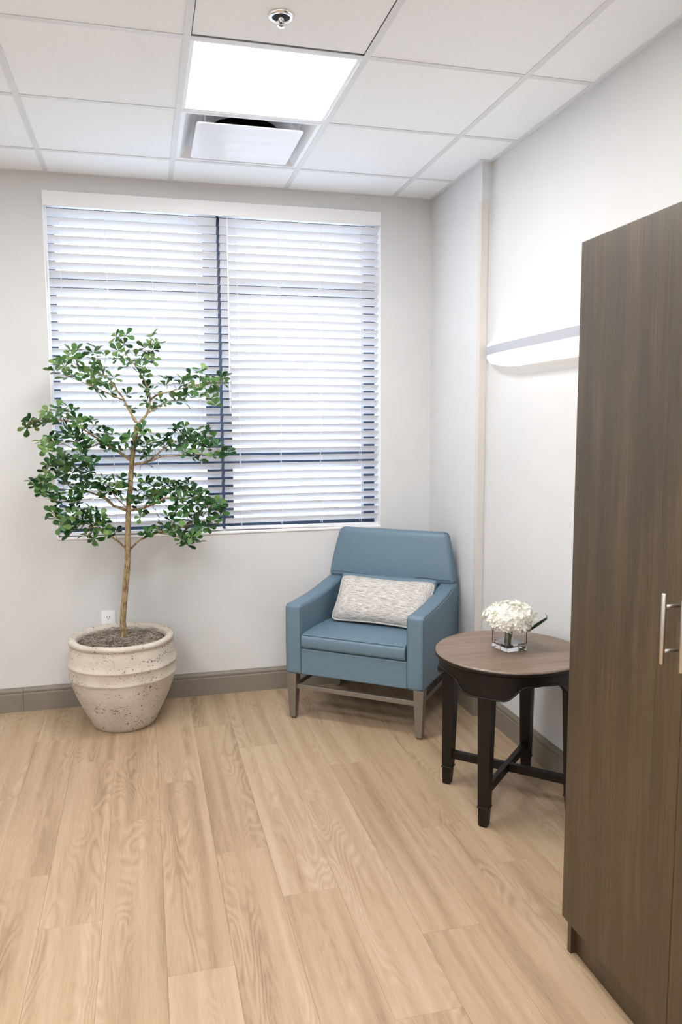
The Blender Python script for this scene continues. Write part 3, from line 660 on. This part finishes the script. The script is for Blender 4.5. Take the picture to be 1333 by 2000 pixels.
for p, w in rows:
    p = Vector(p) + Vector((0, 0, 0.016)); e = Vector((0.35, 0.9, 0.25)).normalized(); row = [bm.verts.new(p - e * w), bm.verts.new(p + Vector((0.001, -0.001, -0.002))), bm.verts.new(p + e * w)]
    if pr:
        for g in range(2): bm.faces.new((pr[g], pr[g + 1], row[g + 1], row[g]))
    pr = row
bmesh.ops.solidify(bm, geom=bm.faces[:], thickness=0.0008)
obj('leaf', bm, 'strap', fb, smooth=True)

# ================================================================== WARDROBE
wd = thing('wardrobe', 'tall brown laminate wardrobe with two doors against the side wall', 'wardrobe', (1.40, 1.40, 0))
def wbx(name, a, b, m, par=wd, **kw):
    return obj(name, bxm(((a[0] - 1.40, a[1] - 1.40, a[2]), (b[0] - 1.40, b[1] - 1.40, b[2]))), m, par, **kw)
Y0, Y1, ZT = 0.940, 1.858, 1.986
wbx('side_panel', (1.1455, Y1 - 0.018, 0), (XR, Y1, ZT), 'laminate', bevel=0.001)
wbx('side_panel', (1.1455, Y0, 0), (XR, Y0 + 0.018, ZT), 'laminate', bevel=0.001)
wbx('top_panel', (1.1455, Y0 + 0.018, ZT - 0.018), (XR, Y1 - 0.018, ZT), 'laminate')
wbx('bottom_panel', (1.1455, Y0 + 0.018, 0.10), (XR, Y1 - 0.018, 0.118), 'laminate')
wbx('back_panel', (XR - 0.01, Y0 + 0.018, 0.118), (XR, Y1 - 0.018, ZT - 0.018), 'laminate')
wbx('toe_kick', (1.163, Y0 + 0.018, 0.0), (1.181, Y1 - 0.018, 0.0998), 'laminate')
for y0, y1, yh in ((1.4008, Y1, 1.4215), (Y0, 1.3992, 1.357)):
    d = wbx('door', (1.125, y0, 0.111), (1.1445, y1, ZT), 'laminate', bevel=0.0015)
    bm = nb(); X = 1.087 - 1.40; Y = yh - 1.40
    tube(bm, [(X, Y, 0.993), (X, Y, 0.995), (X, Y, 1.149), (X, Y, 1.151)], [0.0045, 0.0056, 0.0056, 0.0045], 16)
    for z in (1.022, 1.122): tube(bm, [(X, Y, z), (1.125 - 1.40, Y, z)], 0.0042, 10)
    obj('handle', bm, 'nickel', d, smooth=True)

# ================================================================== POTTED TREE
PT = Vector((-0.135, 3.99, 0))
pt = thing('potted_tree', 'small green tree in a round pitted stone pot under the window', 'potted tree', PT)
prof = [(0.03, 0.0), (0.146, 0.0), (0.154, 0.004), (0.166, 0.028), (0.184, 0.066), (0.207, 0.112), (0.230, 0.165), (0.247, 0.212), (0.257, 0.252), (0.2595, 0.262), (0.2650, 0.268), (0.2655, 0.274), (0.2620, 0.281), (0.2630, 0.300), (0.2635, 0.318), (0.2645, 0.326), (0.2700, 0.332), (0.2700, 0.338), (0.2640, 0.345),
        (0.2615, 0.372), (0.2570, 0.402), (0.2505, 0.425), (0.2500, 0.431), (0.2550, 0.435), (0.2590, 0.442), (0.2600, 0.450), (0.2560, 0.458), (0.2470, 0.4615), (0.2340, 0.460), (0.2240, 0.455), (0.2190, 0.446), (0.2170, 0.425), (0.2150, 0.385), (0.02, 0.384)]
bm = nb(); lathe(bm, prof, 96)
for v_ in bm.verts:     # hand-made unevenness
    a = math.atan2(v_.co.y, v_.co.x); k = 1 + 0.005 * math.sin(3 * a + 9 * v_.co.z) + 0.003 * math.sin(7 * a + 1)
    v_.co.x *= k; v_.co.y *= k; v_.co.z += (0.0012 * math.sin(2 * a) + 0.0006 * math.sin(9 * a)) * min(1, v_.co.z / 0.2)
obj('pot', bm, 'stone', pt, smooth=True)
bm = nb(); lathe(bm, [(0.004, 0.444), (0.10, 0.442), (0.19, 0.436), (0.2135, 0.431), (0.2135, 0.40), (0.004, 0.399)], 48); obj('soil', bm, 'soil', pt, smooth=True)
rm = random.Random(8); bm = nb()
for i in range(1500):
    r = 0.208 * math.sqrt(rm.random()); a = rm.uniform(0, 2 * PI); p = Vector((r * math.cos(a), r * math.sin(a), 0.437 + rm.uniform(0, 0.012)))
    th = rm.uniform(0, 2 * PI); pts = [p]; cur = rm.uniform(-0.9, 0.9); stp = rm.uniform(0.006, 0.013)
    for q in range(4):
        th += cur; nx = pts[-1] + Vector((math.cos(th) * stp, math.sin(th) * stp, rm.uniform(-0.004, 0.0055)))
        if math.hypot(nx.x, nx.y) > 0.211: break
        nx.z = max(0.434, nx.z); pts.append(nx)
    if len(pts) > 2: tube(bm, pts, rm.uniform(0.0005, 0.0010), 3, cap=False)
ms = obj('moss', bm, 'moss', pt); ms['kind'] = 'stuff'

TRUNK=[(-124,3990,398),(-126,3990,497),(-126,3990,550),(-109,3990,694),(-94,3990,825),(-90,3990,906),(-80,3990,1098),(-67,3990,1211),(-54,3990,1340),(-38,3990,1442),(-23,3990,1519)]
BRANCHES=[(8,[(-27,3990,1527),(-66,4008,1604),(-82,4016,1638),(-137,4038,1724),(-169,4048,1758),(-242,4066,1792),(-348,4090,1826)]),
(5,[(-82,4020,1638),(-138,3997,1663),(-231,3956,1706),(-306,3924,1737),(-379,3890,1770)]),
(8,[(-23,3990,1519),(24,3997,1570),(43,4005,1647),(21,4015,1732),(-18,4023,1800),(-66,4032,1867),(-79,4040,1943)]),
(4,[(14,4020,1758),(33,3978,1839),(51,3940,1911)]),
(6,[(47,4000,1642),(86,3984,1668),(169,3953,1688),(268,3916,1712),(391,3870,1728)]),
(4,[(24,4000,1570),(76,4020,1604),(128,4039,1631),(233,4073,1641),(351,4110,1651)]),
(8,[(-62,3990,1344),(-114,3975,1384),(-193,3954,1436),(-269,3931,1495),(-344,3911,1537),(-434,3889,1545),(-508,3870,1537)]),
(4,[(-193,3950,1436),(-285,3878,1398),(-377,3800,1441),(-439,3750,1435)]),
(4,[(-269,3930,1495),(-327,3991,1562),(-436,4070,1597)]),
(7,[(-42,3990,1322),(33,3965,1339),(92,3945,1361),(175,3918,1369),(282,3883,1373),(381,3850,1390)]),
(5,[(33,3970,1339),(103,4006,1397),(191,4045,1439),(318,4093,1454),(364,4110,1454)]),
(8,[(-88,3990,1094),(-149,3979,1119),(-204,3967,1165),(-283,3952,1198),(-361,3937,1209),(-437,3923,1221),(-505,3910,1236)]),
(5,[(-149,3970,1120),(-230,4019,1204),(-304,4056,1254),(-387,4096,1306),(-447,4120,1297)]),
(3,[(-204,3960,1165),(-266,3918,1162),(-356,3854,1154),(-440,3790,1179)]),
(4,[(-83,3990,1102),(-130,3951,1155),(-168,3914,1211),(-189,3890,1246)]),
(8,[(-71,3990,1093),(-8,3973,1102),(60,3954,1132),(128,3935,1158),(210,3911,1132),(293,3888,1114),(360,3870,1097)]),
(5,[(-8,3970,1102),(63,4029,1178),(134,4072,1208),(224,4120,1193)]),
(6,[(-99,3990,902),(-146,3965,952),(-193,3942,991),(-254,3908,1053),(-322,3879,1076),(-411,3840,1092)]),
(3,[(-254,3910,1053),(-267,3830,997)]),
(3,[(-254,3910,1053),(-304,3969,1107),(-355,4010,1122)]),
(6,[(-74,3990,901),(-30,3970,942),(63,3934,982),(164,3897,1005),(247,3864,1041),(313,3840,1032)]),
(4,[(63,3930,983),(121,3904,971),(203,3865,947),(236,3850,956)])]
CLUSTERS=[(-108,3980,1944),(-63,3989,1950),(-74,4060,1915),(-97,3918,1871),(-71,4024,1851),(-46,3936,1815),(-74,4089,1804),(-202,4083,1897),(-228,4165,1878),(-163,4017,1849),
(-110,4055,1845),(-322,4072,1877),(-299,4037,1874),(-274,4084,1853),(-319,4021,1847),(-299,4064,1834),(-370,4122,1837),(-360,4093,1805),(-375,3870,1797),
(-399,3980,1776),(-338,3912,1743),(-309,3892,1751),(-302,4087,1797),(-263,4045,1769),(-237,4052,1791),(-234,4044,1752),(-222,4166,1825),(-183,4056,1796),
(-177,4055,1753),(-224,3983,1706),(-211,4060,1727),(-174,3961,1714),(-199,3945,1671),(-147,4095,1685),(-124,3972,1744),(-69,4003,1665),(-51,4031,1596),
(-457,4171,1581),(-393,3999,1596),(-334,3880,1602),(-330,4021,1583),(-394,3875,1556),(-437,3873,1552),(-513,3888,1532),(-521,3881,1508),(-491,3889,1508),
(-468,3865,1540),(-458,3943,1524),(-431,3954,1536),(-375,3903,1528),(-370,4006,1579),(-341,3940,1544),(-310,3998,1544),(-302,3883,1515),(-273,3934,1527),
(-237,4009,1540),(-225,3931,1514),(-347,3898,1502),(-356,3812,1479),(-326,3917,1481),(-287,3927,1481),(-371,3719,1456),(-416,3857,1454),(-444,3758,1444),
(-338,3772,1459),(-318,3896,1444),(-244,3952,1476),(-264,3937,1455),(-213,3998,1488),(-184,4077,1478),(-143,3993,1470),(-203,4012,1449),(-167,4052,1435),
(-237,3875,1439),(-59,3954,1457),(57,3978,1943),(79,3855,1902),(47,3938,1897),(26,4013,1895),(64,4002,1886),(42,3993,1850),(61,3883,1825),(29,4070,1830),
(-18,4056,1855),(-40,4056,1815),(3,4010,1834),(6,3919,1798),(-3,3967,1767),(22,3972,1759),(29,4080,1699),(53,3971,1690),(18,3996,1652),(26,3991,1626),(124,4002,1740),
(153,3981,1730),(118,3985,1709),(203,3872,1729),(203,3801,1709),(228,3938,1724),(190,3958,1716),(245,3997,1763),(278,3900,1766),(289,3865,1781),(283,3923,1711),
(256,3855,1691),(273,3862,1678),(317,3856,1729),(337,3900,1715),(387,3961,1744),(403,3905,1750),(399,3918,1716),(370,3891,1693),(369,4124,1680),(324,4083,1669),
(353,4100,1652),(363,3977,1613),(178,4003,1657),(151,3985,1657),(218,4104,1661),(254,4108,1657),(172,4094,1638),(93,4098,1638),(117,4024,1623),(56,4060,1606),
(56,4088,1584),(211,4066,1633),(292,4133,1657),(174,4034,1494),(206,3952,1503),(161,4044,1472),(186,4002,1476),(138,4035,1458),(272,4050,1484),(233,4078,1462),
(250,3985,1458),(342,4190,1473),(315,4146,1460),(366,4097,1451),(325,4054,1429),(76,4007,1442),(95,4053,1445),(120,4042,1432),(210,4071,1430),(231,3981,1432),
(5,3930,1496),(0,4072,1468),(-10,4008,1438),(-51,3887,1458),(49,3943,1435),(278,4017,1431),(-428,3706,1422),(-392,3837,1430),(-422,3748,1401),(-304,3919,1436),
(-294,3870,1408),(-282,3813,1385),(-265,3866,1416),(-254,4001,1399),(-171,3929,1426),(-151,3925,1413),(-172,4020,1393),(-120,3975,1398),(-87,3981,1389),
(-62,4064,1390),(-378,3989,1362),(-408,4125,1348),(-367,4039,1343),(-376,4037,1321),(-325,4029,1338),(-294,3950,1341),(-257,3883,1352),(-229,3752,1337),
(-453,4067,1321),(-450,4184,1306),(-474,4169,1285),(-413,4066,1294),(-405,4190,1278),(-413,4089,1257),(-365,4042,1303),(-348,4074,1279),(-325,4119,1298),
(-285,4157,1300),(-266,4111,1284),(-287,4036,1271),(-303,4031,1272),(-317,3985,1240),(-280,4038,1236),(-447,3883,1272),(-434,3936,1251),(-468,3855,1258),
(-507,3887,1252),(-499,3877,1236),(-482,3859,1220),(-463,3873,1231),(-471,3863,1203),(-444,3862,1202),(-417,3829,1192),(-416,3807,1169),(-384,3766,1193),
(-390,3850,1152),(-380,3947,1228),(-361,4003,1223),(-291,3940,1213),(-291,3940,1191),(-265,3926,1205),(-250,4039,1244),(-206,3912,1243),(-184,3897,1252),
(-193,3888,1223),(-165,3925,1241),(-132,3919,1232),(-115,3931,1253),(-93,3858,1249),(-109,3948,1203),(-144,3877,1214),(-215,3977,1191),(-167,3928,1194),
(-138,4024,1176),(-160,4024,1150),(-128,3951,1164),(-95,3958,1149),(-285,3942,1161),(-337,3947,1175),(-344,3913,1148),(-357,3846,1164),(-314,3887,1150),
(-326,3973,1116),(-365,3996,1101),(-336,3835,1097),(-313,3958,1091),(-282,3874,1108),(-254,3884,1110),(-230,3946,1085),(-206,3861,1077),(-247,3932,1065),
(-268,3884,1076),(-292,3877,1065),(-322,3896,1059),(-387,3804,1106),(-415,3808,1111),(-422,3941,1071),(-383,3824,1070),(-383,3814,1047),(-346,3838,1042),
(-322,3887,1035),(-342,3869,1008),(-328,3949,1005),(-289,3934,1036),(-252,3862,1035),(-237,3900,1056),(-202,3858,1051),(-196,3872,1023),(-238,3889,1018),
(-274,3858,994),(-253,3836,971),(-243,3872,974),(-210,3973,989),(-180,3945,978),(-151,4060,974),(-41,3954,1398),(-11,3928,1415),(15,3955,1414),(10,4037,1381),
(0,3968,1362),(26,3941,1367),(40,4008,1395),(29,4022,1314),(66,3993,1417),(92,3994,1421),(111,4059,1410),(114,4051,1379),(143,3973,1386),(179,4000,1407),
(175,3930,1382),(209,4073,1409),(196,3835,1385),(230,4110,1421),(254,4068,1431),(299,4065,1417),(327,3973,1397),(251,3896,1383),(278,3856,1375),(241,3894,1357),
(264,3918,1342),(333,3906,1363),(390,3848,1395),(398,3809,1379),(373,3818,1371),(353,3815,1418),(-37,3919,1260),(22,4028,1234),(39,3999,1231),(9,4033,1220),
(47,3989,1205),(73,4000,1203),(88,4046,1222),(123,4049,1212),(-32,4076,1177),(-1,3951,1187),(-32,3995,1158),(-7,3980,1140),(41,3966,1167),(59,4047,1159),
(99,4054,1167),(123,3841,1184),(88,3970,1148),(70,3986,1129),(44,3927,1135),(44,4040,1092),(-42,3990,1114),(-54,3922,1139),(-22,4001,1081),(-23,3956,1059),
(153,4030,1204),(174,4006,1205),(206,4121,1214),(227,4090,1206),(192,4133,1167),(224,4138,1165),(258,4092,1178),(261,3868,1183),(296,3995,1153),(242,3993,1150),
(161,3953,1143),(185,3906,1151),(191,3872,1123),(153,3903,1103),(128,4053,1075),(142,3957,1076),(167,3906,1116),(209,3833,1087),(232,3913,1122),(251,3863,1126),
(267,3898,1149),(289,3918,1115),(307,3928,1096),(269,3901,1078),(305,3862,1072),(242,3877,1081),(281,3943,1055),(207,3895,1049),(169,3811,1065),(235,3933,1035),
(257,3870,1028),(260,4054,977),(267,3833,1019),(302,3841,1013),(324,3827,1045),(326,3856,1028),(336,3851,1125),(353,3802,1125),(360,3793,1100),(367,3864,1065),
(104,3876,1068),(125,3878,1045),(151,4017,1023),(75,3968,1014),(97,3971,1008),(60,3914,995),(86,3938,986),(116,3903,994),(137,3896,990),(207,3917,998),
(190,3919,985),(167,3902,974),(191,3879,968),(167,3825,959),(176,3839,939),(195,3883,923),(206,3849,949),(239,3820,965),(246,3867,932),(218,3818,971),(5,3924,987),
(4,3990,960),(26,3933,980),]

def lv(p): return Vector((p[0] / 1000, p[1] / 1000, p[2] / 1000)) - PT
def smooth_path(P, sub=4):
    out = []; n = len(P)
    for i in range(n - 1):
        p0, p1, p2, p3 = P[max(i - 1, 0)], P[i], P[i + 1], P[min(i + 2, n - 1)]
        for k in range(sub):
            t = k / sub; out.append(0.5 * ((2 * p1) + (p2 - p0) * t + (2 * p0 - 5 * p1 + 4 * p2 - p3) * t * t + (3 * p1 - p0 - 3 * p2 + p3) * t ** 3))
    out.append(P[-1]); return out
rt_ = random.Random(21)
P = smooth_path([lv(p) for p in TRUNK], 6); n = len(P)
rad = [0.0165 - 0.0055 * (i / (n - 1)) + rt_.uniform(-0.0006, 0.0006) + (0.003 * max(0, 1 - i / 5)) for i in range(n)]
bm = nb(); tube(bm, P, rad, 12)
for i in range(26):   # knots
    q = rt_.randrange(4, n - 2); a = rt_.uniform(0, 2 * PI); d = Vector((math.cos(a), math.sin(a), 0.3)); tube(bm, [P[q] + d * rad[q] * 0.6, P[q] + d * rad[q] * 1.0, P[q] + d * (rad[q] + rt_.uniform(0.001, 0.004))], [0.006, 0.0045, 0.002], 6)
trunk = obj('trunk', bm, 'bark', pt, smooth=True)
samples = []
for r, B in BRANCHES:
    P = smooth_path([lv(p) for p in B], 4); n = len(P); bm = nb()
    P = [p + Vector((rt_.uniform(-1, 1), rt_.uniform(-1, 1), rt_.uniform(-1, 1))) * (0.0018 if 0 < i < n - 1 else 0) for i, p in enumerate(P)]
    tube(bm, P, [max(0.0014, r / 1000 * (1 - 0.85 * (i / (n - 1)) ** 0.8)) for i in range(n)], 8); obj('branch', bm, 'bark', trunk, smooth=True)
    samples += P
# leaves
def leaf_mesh(L_, W, fold, curl, m):
    bm = nb(); rows = []
    for t, w in ((0.0, 0.06), (0.10, 0.10), (0.32, 0.42), (0.58, 0.90), (0.78, 1.0), (0.93, 0.62), (1.0, 0.05)):
        y = L_ * t; z = -curl * t * t * L_; ww = W * w
        rows.append([bm.verts.new((-ww, y, z + ww * fold)), bm.verts.new((0, y, z)), bm.verts.new((ww, y, z + ww * fold))])
    for a, b in zip(rows[:-1], rows[1:]):
        for g in range(2): bm.faces.new((a[g], a[g + 1], b[g + 1], b[g]))
    me = bpy.data.meshes.new('leaf'); bm.to_mesh(me); bm.free(); me.materials.append(M[m])
    for p in me.polygons: p.use_smooth = True
    return me
LM = {m: [leaf_mesh(0.050, 0.0140, 0.22, 0.12, m), leaf_mesh(0.044, 0.0130, 0.35, 0.25, m), leaf_mesh(0.054, 0.0138, 0.15, -0.08, m), leaf_mesh(0.038, 0.0118, 0.28, 0.05, m)] for m in ('leaf', 'leaf_backlit')}
leaves = []; bmt = nb()
for c_ in CLUSTERS:
    c = lv(c_); b = min(samples, key=lambda p: (p - c).length_squared); d = c - b
    if d.length > 0.012:
        mid = b + d * 0.5 + Vector((rt_.uniform(-.006, .006), rt_.uniform(-.006, .006), -0.12 * d.length)); tube(bmt, [b, mid, c], [0.0017, 0.0013, 0.0009], 4, cap=False)
    ax = (d.normalized() * 0.6 if d.length > 1e-4 else Vector()) + Vector((rt_.gauss(0, .3), rt_.gauss(0, .3) - 0.15, 0.75)); ax.normalize()
    t1 = ax.orthogonal().normalized(); t2 = ax.cross(t1); n = rt_.choice((4, 4, 5, 5, 6)); a0 = rt_.uniform(0, 6.28)
    backlit = (c.z > 1.5 and rt_.random() < 0.75) or rt_.random() < 0.14  # high clusters mostly take the painted backlight tint, others at random
    for q in range(n):
        a = a0 + q * 2 * PI / n + rt_.uniform(-.35, .35); ph = math.radians(rt_.uniform(42, 92))
        dr = (ax * math.cos(ph) + (t1 * math.cos(a) + t2 * math.sin(a)) * math.sin(ph)).normalized()
        up = (ax - dr * ax.dot(dr)); up = up.normalized() if up.length > 1e-3 else dr.orthogonal().normalized()
        sd = dr.cross(up); R_ = Matrix((sd, dr, up)).transposed().to_4x4(); s = rt_.uniform(0.78, 1.12)
        leaves.append((c.y, Matrix.Translation(c) @ R_ @ Matrix.Diagonal((s, s, s, 1)), 'leaf_backlit' if backlit else 'leaf', rt_.randrange(4)))
tw = obj('twigs', bmt, 'bark', pt, smooth=True); tw['kind'] = 'stuff'
leaves.sort(key=lambda l: l[0])
rest = {'leaf': nb(), 'leaf_backlit': nb()}
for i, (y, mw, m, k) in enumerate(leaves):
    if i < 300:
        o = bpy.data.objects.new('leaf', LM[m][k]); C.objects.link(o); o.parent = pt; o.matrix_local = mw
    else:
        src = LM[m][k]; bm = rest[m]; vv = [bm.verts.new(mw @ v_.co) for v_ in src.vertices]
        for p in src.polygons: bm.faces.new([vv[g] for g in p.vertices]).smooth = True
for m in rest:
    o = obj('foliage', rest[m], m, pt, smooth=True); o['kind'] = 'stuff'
